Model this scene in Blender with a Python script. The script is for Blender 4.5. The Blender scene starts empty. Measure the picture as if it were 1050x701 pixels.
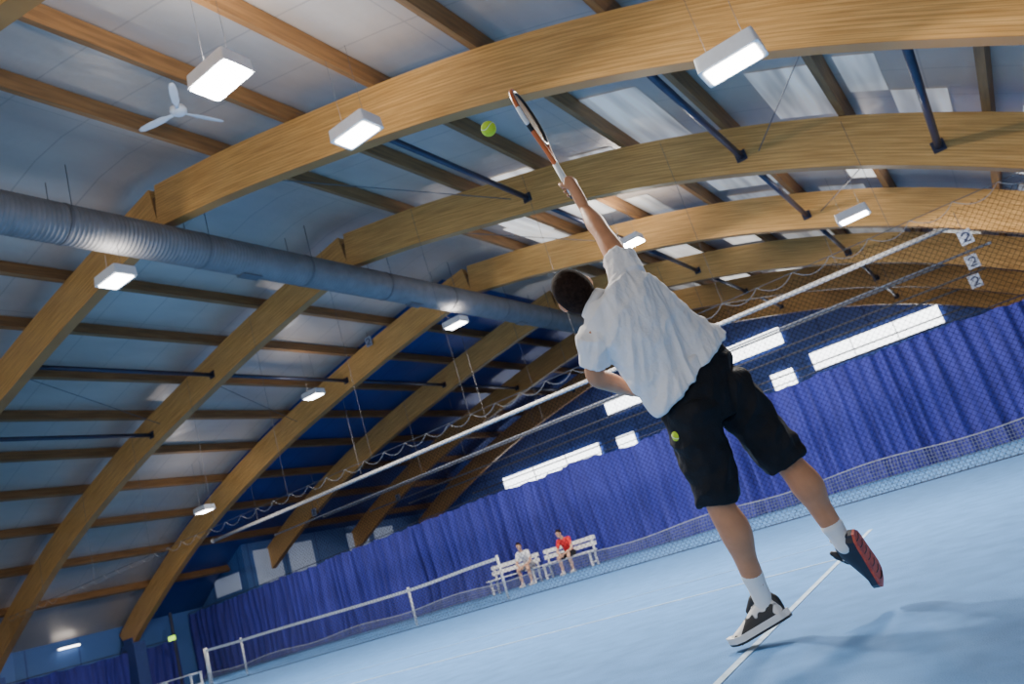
import bpy, bmesh, math, random
from mathutils import Vector as V, Matrix, noise
random.seed(3)
S=bpy.context.scene; COL=S.collection
PI=math.pi
# ---------------------------------------------------------------- camera frame (world X across hall, Y along hall, Z up)
F=818.0; CX,CY=525.0,350.5; H=.625; Z0=3.5
XD=V((.7928,-.3810,-.4758)).normalized(); YD=V((.5387,.0713,.8394)); YD=(YD-XD*YD.dot(XD)).normalized(); ZD=XD.cross(YD)
R=V((XD.x,YD.x,ZD.x)); U=-V((XD.y,YD.y,ZD.y)); FW=V((XD.z,YD.z,ZD.z)); CAM=V((0,0,H))
def P(px,py,dz=0):
    z=Z0+dz
    return CAM+FW*z+R*((px-CX)/F*z)-U*((py-CY)/F*z)
def ray(px,py):
    q=V((px-CX,py-CY,F)); return V((q.dot(XD),q.dot(YD),q.dot(ZD)))
cd=bpy.data.cameras.new('camera'); cam=bpy.data.objects.new('camera',cd); COL.objects.link(cam)
m=Matrix((R,U,-FW)).transposed().to_4x4(); m.translation=CAM; cam.matrix_world=m
cd.sensor_width=36; cd.lens=F/1050*36; cd.clip_end=300
cd.dof.use_dof=True; cd.dof.focus_distance=3.6; cd.dof.aperture_fstop=3.2
S.camera=cam
# ---------------------------------------------------------------- materials
def nt(name):
    mt=bpy.data.materials.new(name); mt.use_nodes=True
    n=mt.node_tree; b=n.nodes['Principled BSDF']; return mt,n,b
def mat(name,c,rough=.6,metal=0,var=.12,scale=8,bump=0,bscale=60,stretch=(1,1,1),emit=None,es=0,spec=.5,c2=None,edge=(.3,.7),emap=False,detail=5):
    mt,n,b=nt(name)
    tc=n.nodes.new('ShaderNodeTexCoord'); mp=n.nodes.new('ShaderNodeMapping'); mp.inputs['Scale'].default_value=stretch
    n.links.new(tc.outputs['Object'],mp.inputs['Vector'])
    nz=n.nodes.new('ShaderNodeTexNoise'); nz.inputs['Scale'].default_value=scale; nz.inputs['Detail'].default_value=detail
    n.links.new(mp.outputs[0],nz.inputs['Vector'])
    rp=n.nodes.new('ShaderNodeValToRGB'); rp.color_ramp.elements[0].position=edge[0]; rp.color_ramp.elements[1].position=edge[1]
    rp.color_ramp.elements[0].color=(*[x*(1-var) for x in c],1); rp.color_ramp.elements[1].color=(*(c2 or [min(1,x*(1+var)) for x in c]),1)
    n.links.new(nz.outputs['Fac'],rp.inputs['Fac']); n.links.new(rp.outputs[0],b.inputs['Base Color'])
    b.inputs['Roughness'].default_value=rough; b.inputs['Metallic'].default_value=metal; b.inputs['Specular IOR Level'].default_value=spec
    if bump:
        n2=n.nodes.new('ShaderNodeTexNoise'); n2.inputs['Scale'].default_value=bscale
        n.links.new(mp.outputs[0],n2.inputs['Vector'])
        bp=n.nodes.new('ShaderNodeBump'); bp.inputs['Strength'].default_value=bump; bp.inputs['Distance'].default_value=.02
        n.links.new(n2.outputs['Fac'],bp.inputs['Height']); n.links.new(bp.outputs[0],b.inputs['Normal'])
    if emit: b.inputs['Emission Color'].default_value=(*emit,1); b.inputs['Emission Strength'].default_value=es
    if emap: n.links.new(rp.outputs[0],b.inputs['Emission Color'])
    return mt
def math_node(n,op,a,bv):
    q=n.nodes.new('ShaderNodeMath'); q.operation=op
    if hasattr(a,'links'): n.links.new(a,q.inputs[0])
    else: q.inputs[0].default_value=a
    q.inputs[1].default_value=bv; return q.outputs[0]
def line_mat(name,c0,c1,line,su,sv,nu,nv,wu=.0,wv=.07,rough=.5,metal=0,emit=None,es=0,bump=0,k=.6):
    # UV driven: noise streaks between c0 and c1, dark seams at each unit of su*u and sv*v
    mt,n,b=nt(name)
    uv=n.nodes.new('ShaderNodeUVMap'); mp=n.nodes.new('ShaderNodeMapping'); mp.inputs['Scale'].default_value=(nu,nv,1)
    n.links.new(uv.outputs[0],mp.inputs['Vector'])
    nz=n.nodes.new('ShaderNodeTexNoise'); nz.inputs['Scale'].default_value=1; nz.inputs['Detail'].default_value=6
    n.links.new(mp.outputs[0],nz.inputs['Vector'])
    rp=n.nodes.new('ShaderNodeValToRGB'); rp.color_ramp.elements[0].position=.3; rp.color_ramp.elements[1].position=.7
    rp.color_ramp.elements[0].color=(*c0,1); rp.color_ramp.elements[1].color=(*c1,1)
    n.links.new(nz.outputs['Fac'],rp.inputs['Fac'])
    sp=n.nodes.new('ShaderNodeSeparateXYZ'); n.links.new(uv.outputs[0],sp.inputs[0])
    fu=math_node(n,'LESS_THAN',math_node(n,'FRACT',math_node(n,'MULTIPLY',sp.outputs[0],su),0),wu)
    fv=math_node(n,'LESS_THAN',math_node(n,'FRACT',math_node(n,'MULTIPLY',sp.outputs[1],sv),0),wv)
    mx=n.nodes.new('ShaderNodeMath'); mx.operation='MAXIMUM'; n.links.new(fu,mx.inputs[0]); n.links.new(fv,mx.inputs[1])
    ml=math_node(n,'MULTIPLY',mx.outputs[0],k)
    mi=n.nodes.new('ShaderNodeMixRGB'); n.links.new(ml,mi.inputs[0]); n.links.new(rp.outputs[0],mi.inputs[1]); mi.inputs[2].default_value=(*line,1)
    n.links.new(mi.outputs[0],b.inputs['Base Color']); b.inputs['Roughness'].default_value=rough; b.inputs['Metallic'].default_value=metal
    if bump:
        n2=n.nodes.new('ShaderNodeTexNoise'); n2.inputs['Scale'].default_value=1.6; n2.inputs['Detail'].default_value=3; n.links.new(uv.outputs[0],n2.inputs['Vector'])
        bp=n.nodes.new('ShaderNodeBump'); bp.inputs['Strength'].default_value=bump; bp.inputs['Distance'].default_value=.15
        n.links.new(n2.outputs['Fac'],bp.inputs['Height']); n.links.new(bp.outputs[0],b.inputs['Normal'])
    if emit: b.inputs['Emission Color'].default_value=(*emit,1); b.inputs['Emission Strength'].default_value=es
    return mt
M={}
M['glulam']=line_mat('glulam_timber',(.49,.245,.062),(.80,.45,.14),(.27,.12,.03),.0,1.0,1.1,1.3,0,.11,.5,k=.7)
M['purlin']=mat('purlin_timber',(.27,.13,.042),.6,0,.3,3,stretch=(6,.4,6))
M['roof']=line_mat('grey_metal_roof_sheet',(.46,.395,.335),(.60,.525,.45),(.28,.24,.21),1/1.2,1/6.0,.3,.9,.025,.004,.38,.3,bump=.2,k=.45)
M['roofblue']=line_mat('blue_roof_lining',(.03,.055,.22),(.05,.09,.32),(.02,.03,.12),1/1.2,1/6.0,.3,.5,.03,.004,.45,.2)
M['wallblue']=line_mat('blue_wall_panels',(.06,.15,.42),(.09,.2,.5),(.02,.04,.2),1/2.0,1/50.0,.3,.5,.03,.0,.5,0)
M['endblue']=line_mat('blue_end_wall',(.12,.22,.68),(.16,.28,.78),(.04,.08,.35),1/2.0,1/2.5,.3,.5,.05,.03,.55,0)
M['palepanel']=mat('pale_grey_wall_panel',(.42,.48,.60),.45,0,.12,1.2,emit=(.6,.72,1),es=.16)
M['floor']=mat('blue_court_carpet',(.072,.215,.485),.8,0,.13,5,.35,150,spec=.25)
M['line']=mat('worn_white_line_paint',(.36,.49,.64),.8,0,.22,14)
M['linefaint']=mat('faint_line_paint',(.22,.36,.57),.8,0,.2,14)
M['curtain']=mat('violet_blue_curtain',(.036,.038,.285),.8,0,.25,2,stretch=(3,3,.4))
M['steel']=mat('dark_blue_steel',(.05,.055,.09),.4,.5,.15,5)
M['plate']=mat('brown_painted_plate',(.16,.075,.022),.6,.1,.15,6)
M['duct']=mat('galvanised_duct',(.22,.215,.22),.6,.25,.12,4)
M['ductband']=mat('duct_band',(.15,.15,.16),.55,.3,.1,6)
M['whitemetal']=mat('white_painted_metal',(.75,.75,.75),.4,0,.05,10)
M['tube']=mat('pale_grey_tube',(.62,.61,.6),.4,.2,.06,6)
M['greyrail']=mat('pale_grey_steel_rail',(.42,.43,.46),.45,.3,.1,6)
M['lampglow']=mat('lamp_diffuser',(.9,.9,.88),.4,emit=(1,.96,.9),es=20)
M['lampbright']=mat('bright_lamp_diffuser',(.9,.9,.88),.4,emit=(1,.97,.93),es=260)
M['windowglow']=mat('daylight_window',(.8,.85,.9),.3,emit=(.94,.97,1),es=7)
M['sheen']=mat('bright_painted_roof_sheen',(.55,.53,.49),.4,0,.0,1.3,stretch=(3.2,.25,1),emit=(1,1,.94),es=.95,c2=(1,.96,.87),edge=(.30,.62),emap=True,detail=1.5)  # strong roof reflections painted as streaky emission
M['sheendim']=mat('dim_painted_roof_sheen',(.36,.34,.31),.4,0,.0,1.3,stretch=(3.2,.25,1),emit=(1,.98,.92),es=.30,c2=(.9,.86,.77),edge=(.30,.68),emap=True,detail=1.5)  # weaker roof reflections painted the same way
M['net']=mat('dark_net_cord',(.05,.055,.08),.8)
M['netpale']=mat('grey_net_cord',(.13,.15,.20),.8)
M['netting']=mat('black_netting_cord',(.010,.011,.018),.9,spec=.05)
M['tape']=mat('white_net_tape',(.8,.82,.83),.7,0,.05,12)
M['rope']=mat('grey_rope',(.36,.36,.37),.8)
M['cord']=mat('grey_cord',(.26,.28,.31),.8)
M['wire']=mat('steel_wire',(.12,.12,.13),.5,.4)
M['skin']=mat('tanned_skin',(.56,.26,.13),.55,0,.08,14,.08,90,spec=.3)
M['skin2']=mat('fair_skin',(.66,.36,.22),.5,0,.06,14)
M['hair']=mat('dark_brown_hair',(.024,.014,.010),.85,0,.4,60,.25,240,spec=.05)
M['shirt']=mat('white_polo_fabric',(.90,.87,.85),.8,0,.03,20,.22,70,spec=.2)
M['collar']=mat('white_collar',(.78,.75,.73),.8,0,.03,20)
M['shorts']=mat('black_sport_fabric',(.011,.011,.013),.75,0,.3,12,.2,100,spec=.25)
M['sock']=mat('white_sock',(.85,.83,.80),.9,0,.02,20,.08,200)
M['shoewhite']=mat('white_shoe_upper',(.66,.65,.63),.5,0,.1,20)
M['shoepatch']=mat('black_and_white_shoe_upper',(.018,.018,.02),.5,0,.1,14,c2=(.78,.76,.73),edge=(.50,.52),detail=1)
M['shoedark']=mat('charcoal_shoe_upper',(.02,.02,.022),.5,0,.2,20)
M['shoenavy']=mat('dark_navy_shoe_upper',(.022,.022,.035),.5,0,.2,20)
M['solered']=mat('coral_red_sole',(.72,.11,.06),.6,0,.1,13,.3,90,c2=(.50,.06,.04),edge=(.48,.56))
M['solewhite']=mat('white_sole',(.74,.72,.69),.6,0,.05,30)
M['red']=mat('red_shirt_fabric',(.7,.02,.02),.8)
M['ball']=mat('yellow_green_felt',(.50,.72,.03),.9,0,.1,80,.4,200,emit=(.5,.75,.03),es=.06)
M['seam']=mat('white_ball_seam',(.8,.85,.75),.8)
M['rkblack']=mat('black_racket_frame',(.015,.013,.012),.3)
M['rkorange']=mat('red_orange_racket_paint',(.62,.14,.03),.35)
M['string']=mat('amber_strings',(.40,.22,.10),.4)
M['eye']=mat('eye_white',(.8,.8,.8),.2); M['iris']=mat('dark_iris',(.03,.02,.01),.2)
M['signpale']=mat('pale_grey_blue_sign',(.27,.31,.40),.5); M['exit']=mat('green_lit_sign',(.3,.7,.05),.4,emit=(.55,1,.08),es=2.2)
M['signdark']=mat('dark_sign_mark',(.02,.03,.08),.5)
M['pier']=mat('blue_concrete_pier',(.04,.07,.24),.7)
M['bench']=mat('white_bench_paint',(.82,.81,.79),.5)
# ---------------------------------------------------------------- mesh helpers
OFF={}
def off(o): return OFF.get(o.name,V((0,0,0))) if o else V((0,0,0))
def tag(o,label=None,cat=None,group=None,kind=None):
    if label:o['label']=label
    if cat:o['category']=cat
    if group:o['group']=group
    if kind:o['kind']=kind
    return o
def thing(name,label,cat,loc,group=None):
    o=bpy.data.objects.new(name,None); COL.objects.link(o); o.location=loc; o.empty_display_size=.1
    OFF[o.name]=V(loc); return tag(o,label,cat,group)
class MB:
    def __init__(s): s.v=[];s.f=[];s.uv=[]
    def add(s,vs,fs,uv=None):
        k=len(s.v); s.v+=[V(x) for x in vs]; s.f+=[[i+k for i in f] for f in fs]
        s.uv+=uv if uv else [(0,0)]*len(vs); return s
    def box(s,c,sz,rot=None):
        c=V(c); vs=[]
        for dx in(-.5,.5):
            for dy in(-.5,.5):
                for dz in(-.5,.5):
                    p=V((dx*sz[0],dy*sz[1],dz*sz[2])); vs.append(c+(rot@p if rot else p))
        return s.add(vs,[(0,1,3,2),(4,6,7,5),(0,4,5,1),(2,3,7,6),(0,2,6,4),(1,5,7,3)])
    def quad(s,a,b,c,d,uv=None): return s.add([a,b,c,d],[(0,1,2,3)],uv)
    def rings(s,rs,cap=True):
        n=len(rs[0]); vs=[p for r in rs for p in r]; fs=[]
        for i in range(len(rs)-1):
            for j in range(n):
                k=(j+1)%n; fs.append((i*n+j,i*n+k,(i+1)*n+k,(i+1)*n+j))
        if cap: fs.append(tuple(range(n-1,-1,-1))); fs.append(tuple((len(rs)-1)*n+j for j in range(n)))
        return s.add(vs,fs)
    def loft(s,secs,n=28,cap=True,e=1.0):
        rs=[]
        for c,a,b in secs:
            r=[]
            for j in range(n):
                t=2*PI*j/n; ct,st=math.cos(t),math.sin(t)
                r.append(c+a*(math.copysign(abs(ct)**e,ct))+b*(math.copysign(abs(st)**e,st)))
            rs.append(r)
        return s.rings(rs,cap)
    def tube(s,p0,p1,r,n=8,r1=None):
        p0=V(p0);p1=V(p1);d=(p1-p0).normalized(); a=d.orthogonal().normalized(); b=d.cross(a); r1=r if r1 is None else r1
        return s.loft([(p0,a*r,b*r),(p1,a*r1,b*r1)],n)
    def path(s,pts,r,n=6):
        pts=[V(p) for p in pts]
        return s.sweep(pts,[r]*len(pts),n,False)
    def sweep(s,pts,rs,n=12,round=True):
        secs=[]; N=len(pts); a=None
        T=[(pts[min(i+1,N-1)]-pts[max(i-1,0)]).normalized() for i in range(N)]
        for i in range(N):
            t=T[i]
            a=(t.orthogonal() if a is None else a-t*a.dot(t)).normalized(); b=t.cross(a)
            if round and i==0:
                for k in(80,60,40,20):
                    q=math.radians(k); secs.append((pts[0]-t*rs[0]*math.sin(q),a*rs[0]*math.cos(q),b*rs[0]*math.cos(q)))
            secs.append((pts[i],a*rs[i],b*rs[i]))
            if round and i==N-1:
                for k in(20,40,60,80):
                    q=math.radians(k); secs.append((pts[i]+t*rs[i]*math.sin(q),a*rs[i]*math.cos(q),b*rs[i]*math.cos(q)))
        return s.loft(secs,n)
    def limb(s,pts,rs,n=16,sub=5):
        pts=[V(p) for p in pts]; N=len(pts); op=[];orr=[]
        for i in range(N-1):
            p0=pts[max(i-1,0)];p1=pts[i];p2=pts[i+1];p3=pts[min(i+2,N-1)]
            for k in range(sub):
                t=k/sub; op.append(.5*((2*p1)+(p2-p0)*t+(2*p0-5*p1+4*p2-p3)*t*t+(3*p1-p0-3*p2+p3)*t**3))
                q=t*t*(3-2*t); orr.append(rs[i]*(1-q)+rs[i+1]*q)
        op.append(pts[-1]); orr.append(rs[-1]); return s.sweep(op,orr,n)
    def ell(s,c,a,b,d,n=16,m=10):
        c=V(c);secs=[]
        for i in range(1,m*2):
            q=-PI/2+PI*i/(2*m); secs.append((c+d*math.sin(q),a*math.cos(q),b*math.cos(q)))
        return s.loft(secs,n)
    def ball(s,c,r,n=16,m=8): return s.ell(c,V((r,0,0)),V((0,r,0)),V((0,0,r)),n,m)
    def build(s,name,mt,parent=None,smooth=False):
        o0=off(parent); me=bpy.data.meshes.new(name); me.from_pydata([p-o0 for p in s.v],[],s.f)
        bm=bmesh.new(); bm.from_mesh(me); bmesh.ops.recalc_face_normals(bm,faces=bm.faces); bm.to_mesh(me); bm.free()
        if any(u!=(0,0) for u in s.uv):
            ul=me.uv_layers.new(name='UVMap')
            for l in me.loops: ul.data[l.index].uv=s.uv[l.vertex_index]
        me.materials.append(mt); o=bpy.data.objects.new(name,me); COL.objects.link(o)
        if smooth:
            for p in me.polygons:p.use_smooth=True
        if parent: o.parent=parent; OFF[o.name]=o0
        return o
def union(name,mb,mt,parent,voxel=.006,it=4,disp=None):
    o=mb.build(name,mt,parent)
    r=o.modifiers.new('r','REMESH'); r.mode='VOXEL'; r.voxel_size=voxel
    sm=o.modifiers.new('s','SMOOTH'); sm.factor=.5; sm.iterations=it
    dg=bpy.context.evaluated_depsgraph_get(); dg.update()
    me=bpy.data.meshes.new_from_object(o.evaluated_get(dg)); o.modifiers.clear(); o.data=me; me.name=name
    if not me.materials: me.materials.append(mt)
    if disp:
        o0=off(parent); ns=[v.normal.copy() for v in me.vertices]
        for v,nn in zip(me.vertices,ns): v.co+=nn*disp(v.co+o0)
    for p in me.polygons:p.use_smooth=True
    return o
def copy_tree(o,parent=None,d=V((0,0,0))):
    c=o.copy(); COL.objects.link(c)
    if parent: c.parent=parent
    else: c.location=o.location+d
    OFF[c.name]=off(o)+d
    for ch in list(o.children): copy_tree(ch,c,d)
    return c
def struct(o): o['kind']='structure'; return o
ORD=['first','second','third','fourth','fifth','sixth','seventh','eighth','ninth','tenth']
# ---------------------------------------------------------------- hall profile
PR=[(-34,1.5),(-33,2.15),(-31.2,3.3),(-27,5.45),(-22.3,7.1),(-17.2,8.3),(-14.5,8.80),(-12,9.17),(-10,8.8),(-8.2,8.38),(-5.3,7.62),(-2.9,6.78),(-.56,5.72),(1.66,4.42),(4,2.85),(6.5,.8),(7.6,-.2)]
KI=7
def prof(x):
    for i in range(len(PR)-1):
        if x<=PR[i+1][0] or i==len(PR)-2:
            x0,y0=PR[i];x1,y1=PR[i+1]
            sl=lambda k:(PR[min(k+1,len(PR)-1)][1]-PR[max(k-1,0)][1])/(PR[min(k+1,len(PR)-1)][0]-PR[max(k-1,0)][0])
            s0=-.185 if i==KI else sl(i); s1=.15 if i+1==KI else sl(i+1)   # the two arch halves meet at an angle at the ridge
            t=(x-x0)/(x1-x0);h=x1-x0
            return (2*t**3-3*t*t+1)*y0+(t**3-2*t*t+t)*h*s0+(-2*t**3+3*t*t)*y1+(t**3-t*t)*h*s1
def nrm(x):
    d=(prof(x+.05)-prof(x-.05))/.1; return V((-d,0,1)).normalized()
def at(x,o):
    n=nrm(x); return V((x,0,prof(x)))+n*o
RO=.74
# structure
g=MB()
xs=[-33.5+i*(41/60) for i in range(61)]; ys=[-3+i*(41/41) for i in range(42)]
arc=[0]
for i in range(60): arc.append(arc[-1]+(at(xs[i+1],0)-at(xs[i],0)).length)
for i,x in enumerate(xs):
    for y in ys:
        p=at(x,RO); p.y=y; g.v.append(p); g.uv.append((y,arc[i]))
for i in range(60):
    for j in range(41): g.f.append([i*42+j,i*42+j+1,(i+1)*42+j+1,(i+1)*42+j])
ro=g.build('ceiling',M['roof'],None,True); ro.data.materials.append(M['roofblue'])
for p in ro.data.polygons:
    if p.center.y>19.8 and p.center.x<-13.2: p.material_index=1
struct(ro)
struct(MB().quad((-36,-6,0),(9,-6,0),(9,40,0),(-36,40,0)).build('floor',M['floor']))
struct(MB().quad((-33,-3,0),(-33,38,0),(-33,38,3.2),(-33,-3,3.2),[(-3,0),(38,0),(38,3.2),(-3,3.2)]).build('wall_left',M['wallblue']))
# upright blue side wall that steps in behind the curtain and runs to the end wall, with pale panels
WX,WY,WZ=-29.6,23.7,5.1
struct(MB().quad((WX,WY,0),(WX,38,0),(WX,38,WZ),(WX,WY,WZ),[(WY,.01),(38,.01),(38,WZ),(WY,WZ)]).build('wall_left_far',M['wallblue']))
g=MB(); n=8; vs=[];uv=[]
for i in range(n+1):
    x=-33+(WX+33)*i/n; vs+=[(x,WY,0),(x,WY,prof(x)+.85)]; uv+=[(x+40,.01),(x+40,prof(x))]
g.add(vs,[(2*i,2*i+2,2*i+3,2*i+1) for i in range(n)],uv); struct(g.build('wall_left_return',M['wallblue']))
e=MB(); vs=[];uv=[]
for x in xs: vs+= [(x,38,0),(x,38,max(.05,prof(x)+.76))]; uv+=[(x,.01),(x,prof(x))]
e.add(vs,[(2*i,2*i+2,2*i+3,2*i+1) for i in range(60)],uv); struct(e.build('wall_end',M['endblue']))
# windows in end wall: x0,x1,z0,z1,panes
WIN=[(-24.7,-18.3,4.65,5.45,3),(-17.3,-16.2,4.6,5.35,1),(-17.3,-14.5,6.55,7.3,1),(-10.3,-7.6,6.65,7.5,1),(-8.8,-7.7,4.7,5.5,1),(-6.8,-1.2,4.95,5.8,3)]
for i,(x0,x1,z0,z1,k) in enumerate(WIN):
    w=struct(MB().quad((x0,37.94,z0),(x1,37.94,z0),(x1,37.94,z1),(x0,37.94,z1)).build('window_%d'%(i+1),M['windowglow']))
    fr=MB()
    for z in(z0,z1): fr.box(((x0+x1)/2,37.92,z),(x1-x0+.1,.08,.05))
    for q in range(k+1): fr.box((x0+(x1-x0)*q/k,37.92,(z0+z1)/2),(.035,.08,z1-z0))
    fr.build('window_frame',M['steel'],w)
# reflections on the roof lining, painted as added glowing panels: where each sits, half width up the slope, half length along the hall
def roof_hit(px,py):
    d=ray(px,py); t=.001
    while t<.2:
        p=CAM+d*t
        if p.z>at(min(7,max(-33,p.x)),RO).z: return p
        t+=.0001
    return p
SHEEN_PX=[(868,173,.35,1.2,1),(905,170,.3,.6,1),(745,241,.45,1.6,1),(520,228,.4,1.6,1),(562,246,.45,2.0,1),(640,128,.6,1.5,0),(795,104,.45,1.2,0),(700,262,.5,2.2,1),(665,215,.3,1.3,0),(925,120,.35,1.0,0),(860,85,.25,.8,0)]
SHEEN=[(roof_hit(px,py),hx,hy,br) for px,py,hx,hy,br in SHEEN_PX]
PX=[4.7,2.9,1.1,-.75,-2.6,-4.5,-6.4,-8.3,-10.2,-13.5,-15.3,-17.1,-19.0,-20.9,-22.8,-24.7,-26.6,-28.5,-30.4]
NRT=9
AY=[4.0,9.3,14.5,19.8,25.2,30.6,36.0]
rnd=random.Random(11)  # further painted sheen scattered between the purlins of the far bays
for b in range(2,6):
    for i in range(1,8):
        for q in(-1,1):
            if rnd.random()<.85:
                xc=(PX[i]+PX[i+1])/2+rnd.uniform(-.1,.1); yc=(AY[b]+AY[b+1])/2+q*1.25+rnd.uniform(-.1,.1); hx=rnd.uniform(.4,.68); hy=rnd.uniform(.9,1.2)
                if all(abs(c.x-xc)>hx+a_ or abs(c.y-yc)>hy+b_ for c,a_,b_,_ in SHEEN): SHEEN.append((V((xc,yc,0)),hx,hy,1 if rnd.random()<.5 else 0))
wi=7
for c,hx,hy,br in SHEEN:
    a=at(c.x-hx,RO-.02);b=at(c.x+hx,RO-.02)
    struct(MB().quad((a.x,c.y-hy,a.z),(b.x,c.y-hy,b.z),(b.x,c.y+hy,b.z),(a.x,c.y+hy,a.z)).build('window_%d'%wi,M['sheen' if br else 'sheendim'])); wi+=1  # glowing quad added as painted sheen on the lining, not an opening
# pale panels in the upright side wall
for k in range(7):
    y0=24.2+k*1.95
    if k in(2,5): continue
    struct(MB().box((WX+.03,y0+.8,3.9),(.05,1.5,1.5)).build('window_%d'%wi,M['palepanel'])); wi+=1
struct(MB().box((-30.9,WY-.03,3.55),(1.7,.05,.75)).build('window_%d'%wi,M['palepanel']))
# ---------------------------------------------------------------- timber arches
HB=.44
def half(x0,x1,n):
    g=MB();L=0;prev=None
    for i in range(n+1):
        x=x0+(x1-x0)*i/n; lo=at(x,-HB);hi=at(x,HB)
        if prev is not None:L+=(lo-prev).length
        prev=lo
        g.v+=[lo+V((0,-.12,0)),hi+V((0,-.12,0)),hi+V((0,.12,0)),lo+V((0,.12,0))]; g.uv+=[(L,.001),(L,17),(L,17),(L,.001)]
    for i in range(n):
        for j in range(4):
            k=(j+1)%4; g.f.append([i*4+j,i*4+k,i*4+4+k,i*4+4+j])
    g.f.append([3,2,1,0]); g.f.append([n*4+j for j in range(4)]); return g
an=['nearest timber arch, mostly above the top left corner of the view','great honey coloured timber arch crossing above the racket, closest fully seen','second great timber arch behind the one above the racket','third timber arch in, behind the scalloped netting','fourth timber arch in, beyond the hanging netting','fifth timber arch in, over the far court','last timber arch, standing against the blue end wall']
root=thing('roof_arch',an[0],'roof arch',(-12,0,0),'curved timber roof arches')
half(-32.7,-12.04,50).build('half_arch',M['glulam'],root); half(-11.96,7.2,50).build('half_arch',M['glulam'],root)
bk=MB(); bk.box((-12,0,9.02),(.07,.23,.7))
bk.build('ridge_joint',M['plate'],root)
ft=MB(); ft.box((-32.3,0,1.1),(.9,.5,2.2)); ft.box((-32.35,0,2.3),(.6,.36,.3)); ft.build('footing',M['pier'],root)
for i,y in enumerate(AY):
    o=root if i==0 else copy_tree(root)
    o.location=(-12,y,0); o['label']=an[i]
# purlins
for i,x in enumerate(PX):
    n_=nrm(x); t=V((n_.z,0,-n_.x)); c=at(x,.585)
    rot=Matrix((t,V((0,1,0)),n_)).transposed()
    lb='brown timber purlin, %s %s of the round duct'%((ORD[NRT-1-i],'to the right') if x>-12 else (ORD[i-NRT],'to the left'))
    tag(MB().box((c.x,17.5,c.z),(.125,41,.28),rot).build('purlin',M['purlin']),lb,'roof beam','timber purlins under the roof lining')
# steel struts between arches
for b in range(1,6):
    SX=[.6,-2.3,-6.7,-17.75,-20.9] if b==1 else [-2.3,-6.7,-17.75]
    for i,x in enumerate(SX):
        c=at(x,-.12); y0,y1=AY[b]+.12,AY[b+1]-.12
        s_=thing('steel_strut','dark steel strut tube between %s and %s arch from the racket, %s from the right'%(ORD[b-1],ORD[b],ORD[i]),'strut',(c.x,y0,c.z),'steel struts between the arches')
        MB().tube((c.x,y0+.02,c.z),(c.x,y1-.02,c.z),.058,12).build('tube',M['steel'],s_,True)
        MB().box((c.x,y0+.01,c.z),(.2,.02,.2)).build('end_plate',M['steel'],s_); MB().box((c.x,y1-.01,c.z),(.2,.02,.2)).build('end_plate',M['steel'],s_)
# bracing rods
rods=[(-.2,-2.0),(-9.8,-7.1),(-18.2,-20.4)]
for b in(1,2):
    for i,(xa,xb) in enumerate(rods):
        a=at(xa,-.05);c=at(xb,-.05); a.y=AY[b]+.13;c.y=AY[b+1]-.13
        tag(MB().tube(a,c,.010,6).build('bracing_rod',M['wire']),'thin diagonal steel bracing rod in the %s bay, %s from the right'%(ORD[b-1],ORD[i]),'rod','diagonal bracing rods')
# duct
dx,dz_=-11.75,7.60+H-.02; dr_=.35
d=thing('air_duct','round finely ribbed grey air duct running under the roof ridge','duct',(dx,0,dz_-.38))
secs=[];y=-2.5
while y<35:
    for yy,r in((0,dr_),(.035,dr_),(.045,dr_+.011),(.06,dr_+.011),(.07,dr_)):
        secs.append((V((dx,y+yy,dz_)),V((r,0,0)),V((0,0,r))))
    y+=.08
MB().loft(secs,32).build('pipe',M['duct'],d,True)
for k in range(14):
    y=-1+k*2.7; MB().loft([(V((dx,y,dz_)),V((dr_+.018,0,0)),V((0,0,dr_+.018))),(V((dx,y+.05,dz_)),V((dr_+.018,0,0)),V((0,0,dr_+.018)))],32).build('joint_band',M['ductband'],d)
    for sx in(-1,1): MB().tube((dx+sx*.33,y+.04,dz_+.1),(dx+sx*.33,y+.04,9.2),.008,5).build('hanger',M['wire'],d)
for k in range(6):
    y=5.6+k*5.4; MB().box((dx-.05,y,dz_-.33),(.22,.5,.09)).build('outlet',M['ductband'],d)
# lamps
LP=[(-1.01,7.9,4.22,0,'above the racket at the top right of the arch'),(-5.85,7.9,6.23,0,'against the great arch left of the flying ball'),(-11.7,7.9,6.70,0,'just below the round duct at far left'),(-5.78,5.6,6.13,1,'blazing brightly beside the ceiling fan'),
    (-11.7,17.9,6.83,0,'small, below the far part of the round duct'),(-17.1,17.4,6.7,0,'small, on the third arch left of the netting'),(-23.3,17.5,4.86,0,'lowest at left, near the arch foot'),(-6.06,17.7,6.55,1,'shining right beside the raised arm'),(-1.28,17.7,4.82,0,'small warm one right of the white tube end')]
def area(nm,t,z,en,up,size):
    ld=bpy.data.lights.new(nm,'AREA'); ld.size=size; ld.energy=en; ld.color=(1,.93,.84)
    lo=bpy.data.objects.new(nm,ld); COL.objects.link(lo); lo.parent=t; lo.location=(0,0,z)
    if up: lo.rotation_euler=(PI,0,0)
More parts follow.
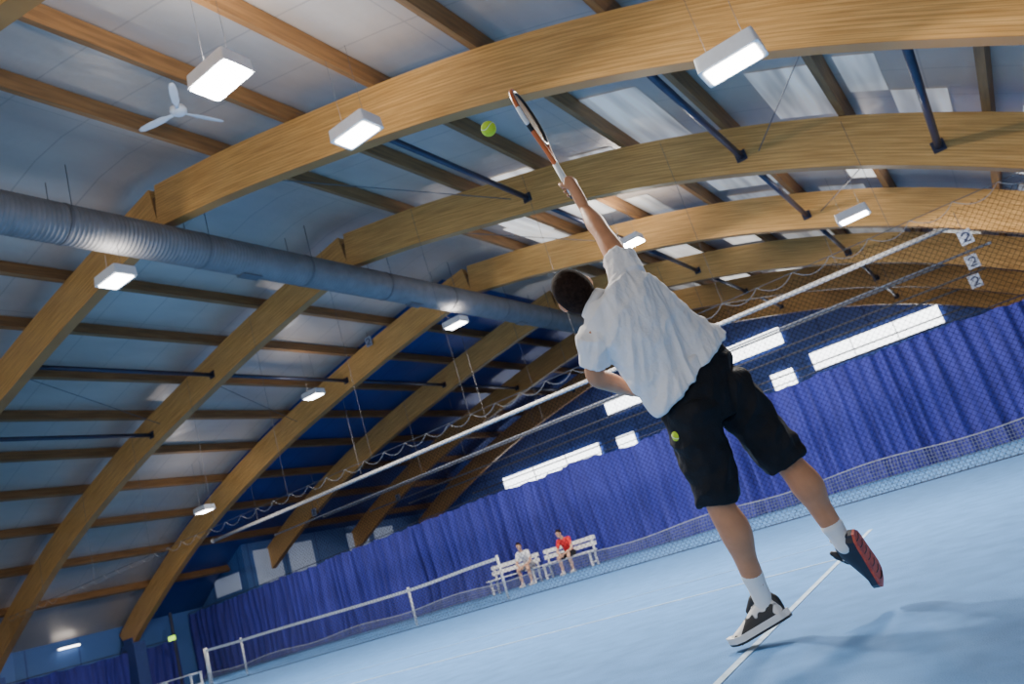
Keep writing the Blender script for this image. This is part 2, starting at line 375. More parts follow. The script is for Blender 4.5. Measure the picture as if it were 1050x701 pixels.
def lampm(c,bright):
    c=V(c); t=thing('hanging_lamp','','lamp',c,'box lamps hung from the roof')
    hs=MB(); hs.loft([(c+V((0,0,.0)),V((.33,0,0)),V((0,.22,0))),(c+V((0,0,.17)),V((.32,0,0)),V((0,.21,0))),(c+V((0,0,.2)),V((.2,0,0)),V((0,.12,0)))],40,True,.12)
    hs.build('housing',M['whitemetal'],t)
    kx=1.1 if bright else 1
    MB().loft([(c+V((0,0,-.012)),V((.28*kx,0,0)),V((0,.17*kx,0))),(c+V((0,0,.002)),V((.28*kx,0,0)),V((0,.17*kx,0)))],40,True,.12).build('diffuser',M['lampbright' if bright else 'lampglow'],t)
    top=at(c.x,.36).z
    if abs(c.x-dx)<.5: top=dz_-dr_-.02
    for sx in(-1,1): MB().tube(c+V((sx*.2,0,.17)),(c.x+sx*.2,c.y,top),.003,5).build('cable',M['wire'],t)
    area('lamp_light',t,-.05,680 if bright else 450,False,.58)
    area('added_roof_fill',t,.24,95 if bright else 17,True,.4)  # upward fill added above the housing to brighten the roof
    return t
for x,y,z,br,wh in LP: lampm((x,y,z+H-.1),br)['label']='white box lamp '+wh
# wall tube lamp
wl=thing('wall_lamp','thin white tube lamp high on the left blue wall','lamp',(-32.9,17.6,2.75))
MB().box((-32.92,17.6,2.75),(.08,.9,.06)).build('housing',M['whitemetal'],wl); MB().tube((-32.86,17.2,2.73),(-32.86,18.0,2.73),.02,10).build('tube',M['lampglow'],wl,True)
# fan
fc=V((-8.57,7.3,7.98+H)); fn=thing('ceiling_fan','white three bladed ceiling fan beside the brightest lamp','fan',fc)
MB().ell(fc,V((.13,0,0)),V((0,.13,0)),V((0,0,.09))).build('motor',M['whitemetal'],fn,True)
MB().tube(fc+V((0,0,.05)),(fc.x,fc.y,at(fc.x,RO).z),.02,8).build('rod',M['whitemetal'],fn)
for k in range(3):
    a=math.radians(78+120*k); u_=V((math.cos(a),math.sin(a),0)); w_=V((-math.sin(a),math.cos(a),.25)).normalized()
    b=MB(); b.loft([(fc+u_*r-V((0,0,.04)),w_*hw,V((0,0,.008))) for r,hw in((.1,.03),(.2,.035),(.28,.06),(.5,.065),(.66,.05),(.72,.025))],12)
    b.build('blade',M['whitemetal'],fn,True)
# ---------------------------------------------------------------- tie tubes, netting
def tie(y,z,x0,x1,r,mt,label):
    t=thing('tie_tube',label,'tube',(x0,y,z),'horizontal tubes across the hall'); MB().tube((x0,y,z),(x1,y,z),r,14).build('tube',mt,t,True)
    for k in range(5):
        x=x0+(x1-x0)*(k+.5)/5; MB().tube((x,y,z+r),(x,y,prof(x)-.3),.006,5).build('hanger',M['wire'],t)
    for x in(x0,x1): MB().tube((x-.04,y,z),(x+.04,y,z),r*1.3,14).build('end_cap',mt,t)
tie(19.8,4.20+H,-26.2,.48,.06,M['tube'],'long white tube crossing behind the player, ending by the netting signs')
tie(22.6,4.02+H,-26.0,.9,.028,M['greyrail'],'thin grey tube hung just above the curtain line, next below the white one')
tie(25.2,4.40+H,-25.8,1.0,.034,M['greyrail'],'slightly thicker grey tube below the white one, over the curtain')
tie(27.9,4.30+H,-25.6,1.0,.028,M['greyrail'],'thin grey tube hung between the slightly thicker grey tube and the far windows')
tie(30.6,4.38+H,-25.5,1.2,.034,M['greyrail'],'grey tube running just above the far windows')
tie(36.0,4.4+H,-25.5,1.2,.034,M['greyrail'],'farthest grey tube, across the far windows on the end wall')
def sign(px,py,Y,label):
    dW=ray(px,py); p=CAM+dW*(Y/dW.y)
    t=thing('hanging_sign',label,'sign',p-V((0,0,.2)),'small signs on the tubes')
    k=.82
    MB().box(p,(.26,.03,.32)).build('plate',M['signpale'],t)
    mk=MB(); mk.path([p+V((.085*k*math.cos(a),-.022,.035+.075*k*math.sin(a))) for a in [PI*.95-PI*1.15*i/8 for i in range(9)]]+[p+V((-.08*k,-.022,-.10)),p+V((.09*k,-.022,-.10))],.017,6); mk.build('mark',M['signdark'],t)
    MB().tube(p+V((0,0,.16)),(p.x,p.y,p.z+.6),.008,5).build('cord',M['wire'],t)
sign(990,243,19.5,'pale square sign at the right end of the white tube, topmost of three'); sign(997,268,20.9,'pale square sign, middle of three at the right end of the tubes'); sign(1000,288,22.0,'pale square sign, lowest of three at the right end of the tubes')
sign(322,525,24.9,'small pale sign beside the arch leg at left'); sign(408,510,30.2,'small pale sign left of the far windows'); sign(378,350,19.6,'small pale sign high on the third arch at left')
NX0,NX1,NY,NZ=-30.0,2.6,14.2,3.86
nn=thing('divider_netting','tall fine dark mesh netting hung in scallops across the hall, gathered along the floor','netting',(NX0,NY,0))
def clip(xa,za,xb,zb,L0,L1):
    t0,t1=0,1;dx_=xb-xa
    for lim,sg in((L0,1),(L1,-1)):
        fa=(xa-lim)*sg;fb=(xb-lim)*sg
        if fa<0 and fb<0:return None
        if fa<0:t0=max(t0,fa/(fa-fb))
        if fb<0:t1=min(t1,fa/(fa-fb))
    return (xa+dx_*t0,za+(zb-za)*t0,xa+dx_*t1,za+(zb-za)*t1) if t1>t0 else None
def diamond(L0,L1,zt,sp,w,yy):
    g=MB(); c=L0-zt
    while c<L1+zt:
        for s_ in(1,-1):
            q=clip(c+s_*.02,.02,c+s_*zt,zt,L0,L1)
            if q:
                xa,za,xb,zb=q; g.quad((xa-w,yy,za),(xa+w,yy,za),(xb+w,yy,zb),(xb-w,yy,zb))
        c+=sp
    return g
diamond(NX0,NX1,NZ,.10,.0042,NY).build('mesh',M['netting'],nn)
# slack hem gathered near the floor: close mesh that bellies toward the court, higher at the right
def hz(x): return .34+.18*max(0,min(1,(x+20)/18))+.03*math.sin(x*2.1)
g=MB(); hx0=-20
def hp_(x,f): return V((x,NY-.05-.10*math.sin(PI*f)*(1+.5*math.sin(x*5.3)+.4*math.sin(x*2.2)),.02+(hz(x)-.02)*f))
x=hx0
while x<NX1:
    for f in range(4):
        a=hp_(x,f/4);b=hp_(x,(f+1)/4); o=V((.008,0,0)); g.quad(a,a+o,b+o,b)
    x+=.05
for k in range(1,9):
    for i in range(150):
        xa=hx0+(NX1-hx0)*i/150;xb=hx0+(NX1-hx0)*(i+1)/150; a=hp_(xa,k/9);b=hp_(xb,k/9); o=V((0,0,.008)); g.quad(a,b,b+o,a+o)
g.build('gathered_hem',M['netpale'],nn)
MB().path([hp_(hx0+(NX1-hx0)*i/150,1) for i in range(151)],.009,6).build('hem_cord',M['cord'],nn,True)
sc=MB();x=NX0;L=.66
while x<NX1-L:
    sc.path([(x+L*t/8,NY-.02,NZ+.12-.17*(1-((t-4)/4)**2)) for t in range(9)],.0048,5); x+=L
sc.build('scallop_cord',M['rope'],nn,True)
MB().tube((NX0,NY,NZ+.12),(NX1,NY,NZ+.12),.006,6).build('top_cable',M['wire'],nn)
MB().tube((NX0,NY,.03),(NX1,NY,.03),.012,8).build('bottom_rope',M['net'],nn)
for k in range(10):
    x=-27.6+k*3.0
    MB().tube((x,NY,NZ+.12),(x,NY,at(x,.36).z),.004,5).build('hanging_rope',M['wire'],nn)
# court net
LN=[(-22.5,1.0),(-20.8,.97),(-14.1,.88),(-11.2,.96)]
NE=-11.2
def lz(x):
    for (a,za),(b,zb) in zip(LN,LN[1:]):
        if x<=b: t=(x-a)/(b-a); t=t*t*(3-2*t); return za+(zb-za)*t
    return LN[-1][1]
LY=16.0
ln=thing('tennis_net','dark tennis net with white top tape and posts at lower left, before the benches','net',(-22.5,LY,0))
g=MB();x=-22.5;wd=.007
while x<NE:
    g.quad((x,LY,.02),(x+wd,LY,.02),(x+wd,LY,lz(x)),(x,LY,lz(x))); x+=.07
for k in range(14):
    fz=k/13
    for i in range(40):
        xa=-22.5+(NE+22.5)*i/40;xb=-22.5+(NE+22.5)*(i+1)/40; za=.02+(lz(xa)-.04)*fz;zb=.02+(lz(xb)-.04)*fz
        g.quad((xa,LY,za),(xb,LY,zb),(xb,LY,zb+wd),(xa,LY,za+wd))
g.build('mesh',M['net'],ln)
rs=[];N=70
for i in range(N+1):
    x=-22.5+(NE+22.5)*i/N; z=lz(x); rs.append([V((x,LY-.012,z-.05)),V((x,LY-.012,z+.02)),V((x,LY+.012,z+.02)),V((x,LY+.012,z-.05))])
tp=MB(); tp.rings(rs); tp.build('top_tape',M['tape'],ln)
for x,r in((-22.5,.06),(-20.8,.03),(-14.1,.03),(NE,.03)):
    MB().tube((x,LY+.02,0),(x,LY+.02,lz(x)+.06),r,12).build('post',M['whitemetal'],ln,True)
# ---------------------------------------------------------------- curtains
def curtain(name,label,p0,p1,zt,amp=.15,step=.035,per=.36,z0t=None):
    p0=V(p0);p1=V(p1);L=(p1-p0).length;d=(p1-p0)/L;nm=V((-d.y,d.x,0)); n=int(L/step)
    t=thing(name,label,'curtain',p0); g=MB(); R_=14
    for i in range(n+1):
        s=L*i/n; ph=noise.noise(V((s*.6,3.1,0)))*7+noise.noise(V((s*1.9,1.1,0)))*1.8; am=amp*(.3+1.5*abs(noise.noise(V((s*.9,7,0)))))
        zl=zt if z0t is None else z0t+(zt-z0t)*min(1,s/16)
        for k in range(R_+1):
            f=k/R_; o=am*(.75+.4*(1-f))*math.sin(2*PI*s/per+ph+.9*noise.noise(V((s*.8,f*2,1))))+.16*noise.noise(V((s*.45,f*1.0,5)))+.12*noise.noise(V((s*3.2,f*1.2,9)))
            z=.02+(zl-.02)*f-f*f*(.05*abs(math.sin(PI*s/.9))+.10*noise.noise(V((s*.55,4,2))))
            q=p0+d*s+nm*o; g.v.append(V((q.x,q.y,z))); g.uv.append((s,z))
    for i in range(n):
        for k in range(R_): a=i*(R_+1)+k; g.f.append([a,a+R_+1,a+R_+2,a+1])
    g.build('fabric',M['curtain'],t,True)
    MB().path([p0+d*L*q+V((0,0,(zt if z0t is None else z0t+(zt-z0t)*min(1,L*q/16))+.03)) for q in [i/40 for i in range(41)]],.015,8).build('top_rail',M['steel'],t)
ZT=.1145*22.9+H-.07
curtain('backdrop_curtain','long pleated violet-blue curtain behind the two seated people',(-32.9,22.9,0),(3.4,22.9,0),ZT,z0t=ZT-.32)
curtain('side_curtain','low violet-blue curtain along the left wall',(-32.4,5,0),(-32.4,21.8,0),1.95,.08)
# ---------------------------------------------------------------- court lines
def line(label,a,b,wd,mt):
    a=V(a);b=V(b);n=(b-a).normalized(); n=V((-n.y,n.x,0))*wd/2; g=MB(); z=V((0,0,.004))
    g.add([a-n,b-n,b+n,a+n,a-n+z,b-n+z,b+n+z,a+n+z],[(0,3,2,1),(4,5,6,7),(0,1,5,4),(1,2,6,5),(2,3,7,6),(3,0,4,7)])
    tag(g.build('court_line',mt),label,'court line','white court lines')
line('worn white line running under the player toward the net',(-1.02,-3,0),(-1.56,8.2,0),.038,M['line'])
line('thin white sideline crossing the floor left of the player',(-25,6.0,0),(-1.52,6.35,0),.034,M['line'])
line('faint outer sideline nearer the hanging netting',(-25,7.55,0),(-1.6,7.75,0),.03,M['linefaint'])
# ---------------------------------------------------------------- benches
def bench(x0,x1,y,label,back=True):
    t=thing('bench',label,'bench',((x0+x1)/2,y,0),'white slatted benches'); xm=(x0+x1)/2; L=x1-x0
    for k in range(3): MB().box((xm,y-.18+.14*k,.45),(L,.115,.03)).build('seat_slat',M['bench'],t)
    if back:
        for k in range(2): MB().box((xm,y+.22+.02*k,.64+.17*k),(L,.03,.115)).build('back_slat',M['bench'],t)
    for x in(x0+.12,x1-.12):
        g=MB(); g.box((x,y-.16,.215),(.05,.05,.43)); g.box((x,y+.18,.215),(.05,.05,.43)); g.box((x,y-.0,.42),(.05,.4,.03)); g.box((x,y+.01,.12),(.04,.32,.04))
        if back: g.box((x,y+.225,.63),(.05,.04,.5))
        g.build('leg_frame',M['bench'],t)
bench(-15.75,-13.85,21.8,'white slatted bench carrying the seated person in white')
bench(-13.65,-11.75,21.8,'white slatted bench carrying the seated person in red')
bench(-24.9,-22.9,15.9,'low white backless bench at the bottom left corner of the view',False)
yl=thing('exit_sign','small green lit sign on a dark post by the left wall','sign',(-31.2,20.9,0))
MB().tube((-31.2,20.9,0),(-31.2,20.9,3.0),.06,10).build('post',M['steel'],yl); MB().box((-31.2,20.8,1.98),(.34,.1,.18)).build('lit_panel',M['exit'],yl)
# ---------------------------------------------------------------- people
def head(mb,C,f,u,k=1.0):
    s=f.cross(u)
    mb.ell(C,s*.076*k,f*.096*k,u*.105*k); mb.ell(C+f*.028*k-u*.055*k,s*.056*k,f*.066*k,u*.066*k)
    mb.limb([C+f*.088*k+u*.004*k,C+f*.102*k-u*.018*k,C+f*.112*k-u*.036*k],[.009*k,.011*k,.014*k],10,3)
    mb.ell(C+f*.076*k-u*.102*k,s*.026*k,f*.022*k,u*.02*k,12,6)
    mb.ell(C+f*.086*k-u*.066*k,s*.025*k,f*.013*k,u*.012*k,12,6)
    for q in(-1,1):
        mb.ell(C+s*q*.078*k-f*.008*k-u*.012*k,s*.012*k,f*.02*k,u*.032*k,12,6)
        mb.ell(C+f*.083*k+s*q*.03*k+u*.018*k,s*.024*k,f*.012*k,u*.008*k,10,5)
def face(C,f,u,par,k=1.0):
    s=f.cross(u)
    for q in(-1,1):
        e_=MB().ball(C+f*.079*k+s*q*.031*k-u*.004*k,.0135*k,12,6).build('eye',M['eye'],par,True)
        MB().ball(C+f*.0895*k+s*q*.031*k-u*.004*k,.006*k,10,5).build('iris',M['iris'],e_,True)
def hair(C,f,u,par,mt,k=1.0,low=-.075):
    s=f.cross(u); g=MB(); g.ell(C-f*.006*k+u*.005*k,s*.0805*k,f*.1005*k,u*.108*k,64,32)
    keep=[]
    for fc_ in g.f:
        c=sum((g.v[i] for i in fc_),V((0,0,0)))/len(fc_)-C; cf,cu=c.dot(f)/k,c.dot(u)/k
        if cf>.045 and cu<.055: continue
        if cf>.0 and cu<-.025: continue
        if cu<low: continue
        keep.append(fc_)
    used=sorted({i for q in keep for i in q}); mp={i:j for j,i in enumerate(used)}
    v2=[g.v[i]+(g.v[i]-C).normalized()*(.0010*noise.noise(g.v[i]*60)+.0010*noise.noise(g.v[i]*160)) for i in used]
    g.v=v2; g.uv=[(0,0)]*len(used); g.f=[[mp[i] for i in q] for q in keep]
    g.build('hair',mt,par,True)
def grip(mb,wr,A,d,e1,r=.019):
    e2=d.cross(e1); mb.ell(A+e1*(r+.014),d*.044,e2*.038,e1*.017)
    mb.limb([wr,wr.lerp(A+e1*(r+.014),.5),A+e1*(r+.014)],[.028,.03,.026],14,3)
    for i in range(4):
        b=A+d*(-.034+.0225*i); rr=r+.010; top=[205,235,240,225][i]
        mb.limb([b+(e1*math.cos(math.radians(a))+e2*math.sin(math.radians(a)))*rr for a in(25,85,150,top)],[.0105,.0105,.0095,.008],10,4)
    mb.limb([A-d*.02+e1*(r+.008)-e2*.025]+[A+d*q+(e1*math.cos(math.radians(a))+e2*math.sin(math.radians(a)))*(r+.011) for q,a in((.01,-75),(.03,-115),(.045,-150))],[.013,.012,.011,.009],10,4)
def free_hand(mb,wr,d,pn,thumb):
    s=d.cross(pn); c=wr+d*.055; mb.ell(c,d*.05,s*.04,pn*.016); mb.limb([wr,c],[.026,.022],12,3)
    for i,L in enumerate((.062,.074,.078,.068)):
        b=c+d*.038+s*thumb*(-.03+.02*i)
        mb.limb([b,b+d*L*.45+pn*.008,b+d*L*.75+pn*L*.35,b+d*L*.8+pn*L*.65],[.0098,.0095,.0088,.0075],10,4)
    b=c+s*thumb*.034-d*.02; mb.limb([b,b+s*thumb*.025+d*.02+pn*.008,b+s*thumb*.03+d*.048+pn*.022],[.013,.0115,.009],10,4)
def shoe(par,o,t,n,mu,ms,accent,name='shoe',k=1.0,chunky=False,mid=None):
    t=t.normalized(); n=(n-t*n.dot(t)).normalized(); s=t.cross(n)
    SC=[(-.08,.022,.07),(-.066,.035,.098),(-.03,.041,.120),(.02,.043,.116),(.07,.047,.092),(.12,.051,.070),(.165,.047,.056),(.195,.03,.044)]
    SC=[(a*k,b*k,c*k) for a,b,c in SC]
    g=MB(); rs=[]
    for a,hw,h in SC:
        r=[]
        for j in range(20):
            q=2*PI*j/20; y=math.cos(q);z=math.sin(q)
            r.append(o+t*a+s*hw*math.copysign(abs(y)**.75,y)+n*(.018+(h-.018)*max(0,z)**.85))
        rs.append(r)
    g.rings(rs); sh=union(name,g,mu,par,.005,3)
    def slab(grow,z0,z1,mt,nm):
        g=MB(); rs=[]
        for a,hw in [(-.09*k,.02*k)]+[(x,y*1.10) for x,y,z in SC]+[(.209*k,.018*k)]:
            lift=.012*max(0,(a-.12)/.08)**2; hw*=grow
            rs.append([o+t*a+s*hw+n*(z0+lift),o+t*a+s*hw*1.03+n*(z1+lift),o+t*a-s*hw*1.03+n*(z1+lift),o+t*a-s*hw+n*(z0+lift)])
        g.rings(rs); return g.build(nm,mt,sh)
    if not chunky: slab(1,0,.026,ms,'sole')
    else:
        slab(1.04,.010,.038,mid or M['solewhite'],'midsole'); slab(.97,0,.012,ms,'sole')
        g=MB()
        for i in range(7):
            a=(-.06+.036*i)*k; hw=.026*k; g.limb([o+t*a-s*hw-n*.0,o+t*(a+.008)-n*.0,o+t*a+s*hw-n*.0],[.0025]*3,6,2)
        g.build('tread',M['shoedark'],sh,True)
        g=MB(); g.limb([o+t*.055*k+n*.100*k,o+t*.015*k+n*.128*k,o-t*.0*k+n*.145*k],[.016,.02,.012],10,4); g.build('tongue',M['shoedark'],sh,True)
        g=MB(); g.limb([o-t*.066*k+n*.05*k,o-t*.07*k+n*.085*k,o-t*.064*k+n*.112*k],[.022,.020,.012],10,4); g.build('heel_counter',accent,sh,True)
    g=MB()
    for i in range(5):
        a=(.03+.02*i)*k; h=(.110-.0098*i*1.6)*k; g.limb([o+t*a-s*.022*k+n*(h-.006),o+t*a+n*(h+.002),o+t*a+s*.022*k+n*(h-.006)],[.004]*3,6,2)
    g.build('laces',M['sock'],sh,True)
    return sh
# ---- the player
pl=thing('person','tennis player seen from behind in white polo and black shorts, reaching up with a racket','person',(-1.3,3.6,0))
toe=V((-1.415,3.62,.012)); tL=V((-.95,.02,-.27)).normalized(); nL=V((-.27,0,.96)); oL=toe-tL*.205
nL=(nL-tL*nL.dot(tL)).normalized(); ankL=oL+nL*.10-tL*.025
kneeL=P(737,514,-.04); hipL=P(708,420,-.05); hipR=P(741,398,.05); kneeR=P(808,474,.02); ankR=P(865,556,-.04)
pel=P(722,404,0)
shR=P(645,286,.05); shL=P(611,345,-.05); elR=P(617,238,.25); wrR=P(600,214,.44); elL=P(611,386,.0); wrL=P(648,400,.17)
hf=(R*-.5+U*.45+FW*.74).normalized(); hu=(R*-.53+U*.51-FW*.67); hu=(hu-hf*hu.dot(hf)).normalized(); HC=P(588,299,.05); HK=1.06
SEC=[((674,427,-.09),(739,340,.11),.140),((660,411,-.08),(716,329,.1),.135),((644,391,-.08),(697,314,.09),.132),((626,370,-.07),(679,297,.08),.134),((608,353,-.06),(663,281,.07),.134),((602,341,-.04),(648,279,.06),.112),((602,332,.0),(625,303,.03),.07)]
def secs_(sc=1,sb=1):
    out=[];cs=[(P(*a)+P(*b))/2 for a,b,_ in SEC]
    for i,(a,b,dd) in enumerate(SEC):
        A=(P(*b)-P(*a))/2; ax=(cs[min(i+1,6)]-cs[max(i-1,0)]).normalized(); B=ax.cross(A).normalized()
        out.append((cs[i],A*sc,B*dd*sb))
    return out
st=secs_()
g=MB()
low=[(hipL+hipR)/2+(kneeL-hipL)*.12, pel]
aw=(hipR-hipL).normalized()
bb=secs_(.72,.66)
g.loft([(low[0],aw*.13,bb[0][2]*.85),(pel,aw*.155,bb[0][2])]+bb+[(P(606,312,.03),bb[6][1]*.8,bb[6][2]*.8)],28)
g.limb([P(618,314,.02),P(604,309,.035),P(594,303,.045)],[.060,.058,.058],16,4)
head(g,HC,hf,hu,HK)
g.limb([P(634,303,.03),shR,shR.lerp(elR,.5)+U*.008,elR,elR.lerp(wrR,.35),wrR],[.05,.056,.053,.043,.047,.029],18,6)
g.limb([P(624,328,-.02),shL,shL.lerp(elL,.55)-R*.003,elL,elL.lerp(wrL,.4),wrL],[.045,.05,.047,.042,.043,.03],18,6)
back=(-FW*.55+R*.35).normalized()
for hp,kn,an_ in((hipL,kneeL,ankL),(hipR,kneeR,ankR)):
    g.limb([hp,hp.lerp(kn,.5),kn,kn.lerp(an_,.28)+back*.02,kn.lerp(an_,.6)+back*.004,an_],[.095,.083,.060,.070,.049,.037],20,6)
    cp=kn.lerp(an_,.27)+back*.036; sd=(an_-kn).cross(back).normalized(); ld_=(an_-kn).normalized()
    for q in(-1,1): g.ell(cp+sd*q*.022,ld_*.085,sd*.026,back*.034,14,8)
# feet inside shoes
tR=(R*.56-U*.80+FW*.18).normalized(); nR=-(R*.54+U*.22-FW*.44); nR=(nR-tR*nR.dot(tR)).normalized(); oR=ankR-nR*.068+tR*.045
g.limb([ankL,oL+tL*.05+nL*.05,oL+tL*.14+nL*.035],[.035,.034,.026],14,4); g.limb([ankR,oR+tR*.05+nR*.05,oR+tR*.14+nR*.035],[.035,.034,.026],14,4)
# racket axis
bu=P(593,209,.47); tipp=P(528,96,.70); dr=(tipp-bu).normalized(); bu=tipp-dr*.685
viewd=((bu+tipp)/2-CAM).normalized(); perp=viewd.cross(dr).normalized(); dep=dr.cross(perp).normalized()
gripc=bu+dr*.06
e1=(wrR-gripc); e1=(e1-dr*e1.dot(dr)); e1=(e1.normalized()*.4-viewd*.6+perp*.3); e1=(e1-dr*e1.dot(dr)).normalized()
grip(g,wrR,gripc,dr,e1)
free_hand(g,wrL,(wrL-elL).normalized(),(FW*-.2+U*.8).normalized(),1)
union('body',g,M['skin'],pl,.0052,4)
face(HC,hf,hu,pl,HK); hair(HC,hf,hu,pl,M['hair'],HK,-.09)
# shirt
g=MB(); ax0=(st[0][0]-st[1][0]).normalized()
g.loft([(st[0][0]-ax0*.05,st[0][1]*.88,st[0][2]*.87),(st[0][0]+ax0*.005,st[0][1]*.94,st[0][2]*.93),(st[0][0]+ax0*.006,st[0][1],st[0][2])]+st[1:],40,True,.9)
def sleeve(a,b,ra,rb,base):
    d=(b-a).normalized(); A=d.orthogonal().normalized(); B=d.cross(A)
    g.loft([(base,A*ra*1.05,B*ra*1.05),(a,A*ra,B*ra),(a.lerp(b,.5),A*(ra+rb)/2,B*(ra+rb)/2),(b,A*rb,B*rb),(b+d*.004,A*(rb-.012),B*(rb-.012)),(b-d*.05,A*(rb-.016),B*(rb-.016))],24)
sleeve(shR,shR.lerp(elR,.42),.083,.074,P(638,300,.04)); sleeve(shL,shL.lerp(elL,.72),.082,.070,P(624,330,-.03))
e_a=(st[5][0]-st[0][0]).normalized(); e_w=(P(734,341,.1)-P(674,426,-.08)).normalized(); e_d=e_a.cross(e_w)
f1=(e_a*.75+e_w*.6).normalized(); f2=(e_w*.75-e_a*.6).normalized()
def fold(p):
    # tension folds fanning down from the raised shoulder, twisting across the back, plus fine creases
    q=p-st[3][0]; a=noise.noise(V((q.dot(f1)*3,q.dot(f2)*14,q.dot(e_d)*5))); b=noise.noise(V((q.dot(e_w)*4+9,q.dot(e_a)*10,q.dot(e_d)*5))); c=noise.noise(V((q.dot(f1)*8+3,q.dot(f2)*30,q.dot(e_d)*11))); d_=noise.noise(V((q.dot(e_w)*12,q.dot(e_a)*28+5,q.dot(e_d)*12)))
    return .0155*(.7-abs(a)*2.2)+.008*b+.005*(.5-abs(c)*2)+.003*d_
union('polo_shirt',g,M['shirt'],pl,.005,2,fold)
co=MB(); cn=(P(594,303,.045)-P(612,312,.025)).normalized(); cA=cn.orthogonal().normalized(); cB=cn.cross(cA); cc=P(607,311,.03)
co.loft([(cc-cn*.03,cA*.083,cB*.083),(cc+cn*.012,cA*.072,cB*.072),(cc+cn*.012,cA*.064,cB*.064),(cc-cn*.03,cA*.07,cB*.07)],28); co.build('collar',M['collar'],pl,True)
# shorts
g=MB()
wa=st[0][1]*.90;wb=st[0][2]*.88; wc=st[0][0]
g.loft([(wc-ax0*.05,wa*.78,wb*.78),(wc,wa*.90,wb*.92),(wc.lerp(pel,.6),(wa*.5+aw*.10),wb*1.0),(pel+(kneeL-hipL)*.05,aw*.175,wb*1.0),(pel+(kneeL-hipL)*.22+(kneeR-hipR)*.1,aw*.14,wb*.86)],32)
def leg(hp,kn,tt,rm,rb):
    d=(kn-hp).normalized(); A=(aw-d*aw.dot(d)).normalized(); B=d.cross(A); e=hp.lerp(kn,tt)
    g.loft([(hp-d*.04,A*.095,B*.11),(hp,A*.112,B*.13),(hp.lerp(kn,.4),A*rm,B*(rm+.008)),(e,A*rb,B*(rb+.008)),(e+d*.004,A*(rb-.012),B*(rb-.006)),(e-d*.06,A*(rb-.018),B*(rb-.014))],28)
leg(hipL,kneeL,.98,.104,.092); leg(hipR,kneeR,.97,.104,.092)
def fold2(p):
    q=p-pel; return .014*(1-2.2*abs(noise.noise(V((q.dot(R)*10,q.dot(U)*5,q.dot(FW)*9)))))+.007*noise.noise(q*22)
so=union('shorts',g,M['shorts'],pl,.0065,2,fold2)
# the part of the shorts tucked under the shirt is drawn in so that it stays beneath the fabric
o0=off(pl)
for v in so.data.vertices:
    q=v.co+o0-st[0][0]; h_=q.dot(-ax0)
    if h_>-.01:
        k=min(1,(h_+.01)/.03); r_=q+ax0*h_; v.co-=r_*.10*k
for an_,kn,tt in((ankL,kneeL,.28),(ankR,kneeR,.20)):
    MB().limb([an_-(kn-an_)*.02,an_.lerp(kn,tt*.5),an_.lerp(kn,tt)],[.043,.043,.049],20,6).build('sock',M['sock'],pl,True)
shoe(pl,oL,tL,nL,M['shoepatch'],M['shoedark'],M['shoedark'],'shoe',1.04,True); shoe(pl,oR,tR,nR,M['shoenavy'],M['solered'],M['shoewhite'],'shoe',.98,True,M['shoenavy'])
# racket (held: its own thing)
rk=thing('tennis_racket','red-orange and black tennis racket with white grip held overhead by the player','racket',bu)
th=math.radians(10); wv=(perp*math.sin(th)+dep*math.cos(th)).normalized(); nv=dr.cross(wv)
hc=bu+dr*(.685-.17); ha,hb=.17,.126
def oval(a,k=1.0): return hc+dr*ha*k*math.cos(a)+wv*hb*k*math.sin(a)
def arcmesh(a0,a1,n,r,k=1.0):
    mb=MB(); mb.sweep([oval(a0+(a1-a0)*i/n,k) for i in range(n+1)],[r]*(n+1),10); return mb
arcmesh(-PI,PI,64,.0130).build('frame',M['rkblack'],rk,True); arcmesh(-1.5,1.5,40,.0115,1.03).build('bumper',M['rkorange'],rk,True)
for q in(-1,1): arcmesh(q*1.55,q*2.1,12,.0120,1.025).build('frame_stripe',M['tape'],rk,True)
tm=MB()
for q in(-1,1): tm.limb([oval(PI-q*.75),bu+dr*.30+wv*q*.035,bu+dr*.23+wv*q*.008,bu+dr*.18],[.013,.013,.013,.0135],10,4)
tm.build('throat',M['rkorange'],rk,True)
sg=MB()
for i in range(-8,9):
    y=i*.0145; hx=ha*math.sqrt(max(0,1-(y/hb)**2)); sg.tube(hc+wv*y-dr*hx,hc+wv*y+dr*hx,.0011,4)
for i in range(-10,11):
    x=i*.0155; hy=hb*math.sqrt(max(0,1-(x/ha)**2)); sg.tube(hc+dr*x-wv*hy,hc+dr*x+wv*hy,.0011,4)
sg.build('strings',M['string'],rk)
MB().tube(bu+dr*.01,bu+dr*.21,.0165,12,.0155).build('grip',M['tape'],rk,True); MB().tube(bu,bu+dr*.02,.0195,12,.018).build('butt_cap',M['rkblack'],rk,True)
def tball(c,label,r=.034):
    t=thing('tennis_ball',label,'ball',c-V((0,0,r))); MB().ball(c,r,24,12).build('felt',M['ball'],t,True)
    mb=MB(); pts=[]
    for i in range(49):
        a=2*PI*i/48; la=.45*math.cos(2*a)*1.0; pts.append(c+V((math.cos(a)*math.cos(la),math.sin(a)*math.cos(la),math.sin(la)))*r*.995)
    mb.path(pts,.0016,5); mb.build('seam',M['seam'],t,True)
tball(P(501,132,.45),'yellow-green tennis ball in the air left of the racket',.038)
# pocket ball: push its centre in from the real shorts surface so that only a sliver shows
best=None
for px in range(672,700,2):
    vd=(P(px,447,0)-CAM).normalized(); hit,loc,nn_,_=so.ray_cast(CAM-o0,vd)
    if hit and nn_.dot(-vd)>.45: best=(loc+o0,nn_.copy()); break
pc=best[0]-best[1]*.0245 if best else P(690,447,-.09)
tball(pc,'sliver of yellow-green tennis ball in the left pocket of the black shorts',.033)
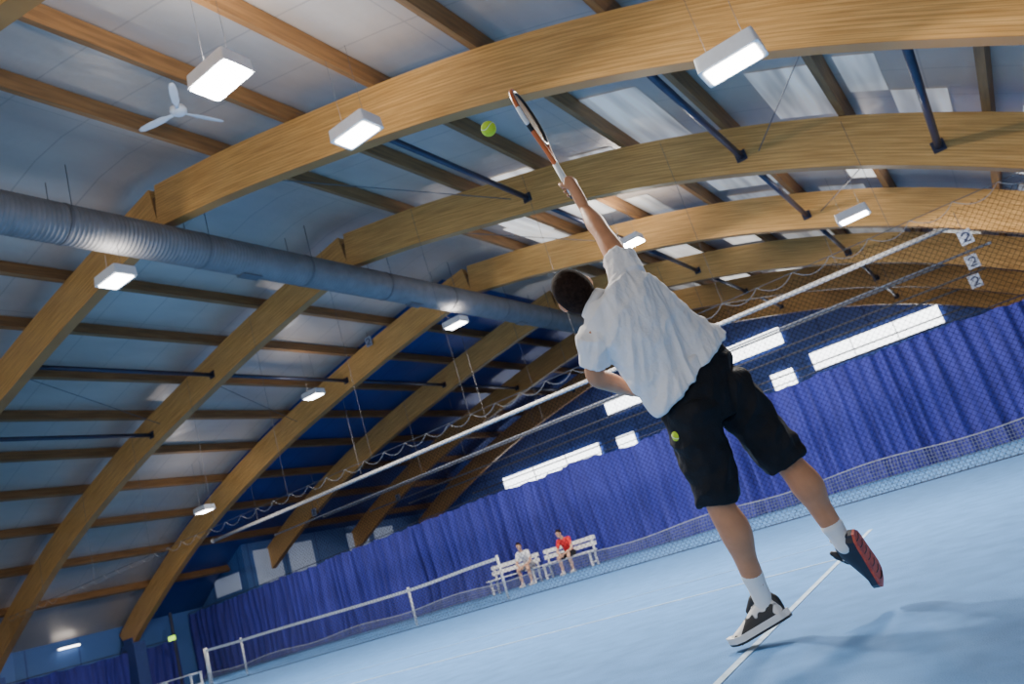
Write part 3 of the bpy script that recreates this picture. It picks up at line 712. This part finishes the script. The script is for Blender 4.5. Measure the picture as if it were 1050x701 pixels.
# ---- seated people
def seated(label,x,y,shirt,shorts,skin,hairm,lean=.0,tw=0):
    t=thing('person',label,'person',(x,y,0)); W=lambda a,b,c:V((x+a,y+b,c))
    g=MB(); hl=W(-.1,.02,.55);hr=W(.1,.02,.55)
    kL=W(-.17,-.42,.50+.02);kR=W(.17,-.40,.52);aL=W(-.18,-.38,.09);aR=W(.15,-.33,.09)
    ch=W(0,-.10-lean,.92); nk=W(0,-.19-lean,1.06); C=W(tw*.04,-.27-lean,1.22)
    X=V((1,0,0))
    tor=[(W(0,.03,.52),X*.155,V((0,.11,.02))),(W(0,.02,.62),X*.145,V((0,.10,.03))),(W(0,-.04-lean*.4,.78),X*.15,V((0,.105,.04))),(ch,X*.175,V((0,.105,.05))),(W(0,-.15-lean,1.0),X*.15,V((0,.075,.05))),(W(0,-.18-lean,1.04),X*.07,V((0,.055,.03)))]
    g.loft([(c,a*.88,b*.86) for c,a,b in tor],20); g.limb([ch,nk,C-V((0,0,.05))],[.06,.055,.055],12,3)
    f=V((tw*.35,-.9,-.25)).normalized(); u=V((0,-.2,1)); u=(u-f*u.dot(f)).normalized(); head(g,C,f,u)
    arms=[]
    for q,kn in((-1,kL),(1,kR)):
        s=W(q*.18,-.13-lean,.99); e=W(q*.25,-.24-lean*.6,.70); w_=W(q*.06,-.45,.60); arms.append((s,e))
        g.limb([W(q*.1,-.12-lean,.98),s,e,w_],[.06,.052,.04,.028],12,5); free_hand(g,w_,(W(0,-.52,.53)-w_).normalized(),V((-q,0,-.2)).normalized(),q)
    for h_,k_,a_ in((hl,kL,aL),(hr,kR,aR)):
        g.limb([h_,h_.lerp(k_,.5),k_,k_.lerp(a_,.35)+V((0,.02,0)),a_],[.095,.08,.058,.056,.036],14,5); g.limb([a_,a_+V((0,-.12,-.04))],[.035,.026],10,3)
    union('body',g,skin,t,.009,4); face(C,f,u,t); hair(C,f,u,t,hairm)
    g=MB(); g.loft(tor,24)
    for s,e in arms:
        q=s.lerp(e,.55); g.limb([s.lerp(ch,.4),s,q],[.075,.068,.06],12,4)
    union('shirt',g,shirt,t,.012,3)
    g=MB(); g.loft([(W(0,.03,.46),X*.15,V((0,.11,0))),(W(0,.03,.53),X*.175,V((0,.125,.02))),(W(0,.02,.62),X*.158,V((0,.11,.03)))],20)
    for h_,k_ in((hl,kL),(hr,kR)): g.limb([h_,h_.lerp(k_,.5),h_.lerp(k_,.8)],[.108,.098,.085],14,4)
    union('shorts',g,shorts,t,.012,3)
    for a_ in(aL,aR):
        MB().limb([a_,a_+V((0,.005,.09))],[.04,.042],12,3).build('sock',M['sock'],t,True)
        shoe(t,V((a_.x,a_.y,0)),V((0,-1,0)),V((0,0,1)),M['shoewhite'],M['solewhite'],M['shoedark'])
    return t
M['greysh']=mat('grey_shorts',(.2,.2,.22),.8)
seated('person in white shirt sitting bent forward on the bench by the curtain',-14.12,21.78,M['shirt'],M['greysh'],M['skin2'],M['hair'],.06,.6)
seated('person in red shirt and dark shorts sitting on the bench by the curtain',-12.6,21.78,M['red'],M['shorts'],M['skin2'],M['hair'],.0,-.6)
# ---------------------------------------------------------------- light
w=bpy.data.worlds.new('world'); S.world=w; w.use_nodes=True
bg=w.node_tree.nodes['Background']; bg.inputs[0].default_value=(1,.955,.90,1); bg.inputs[1].default_value=1.08
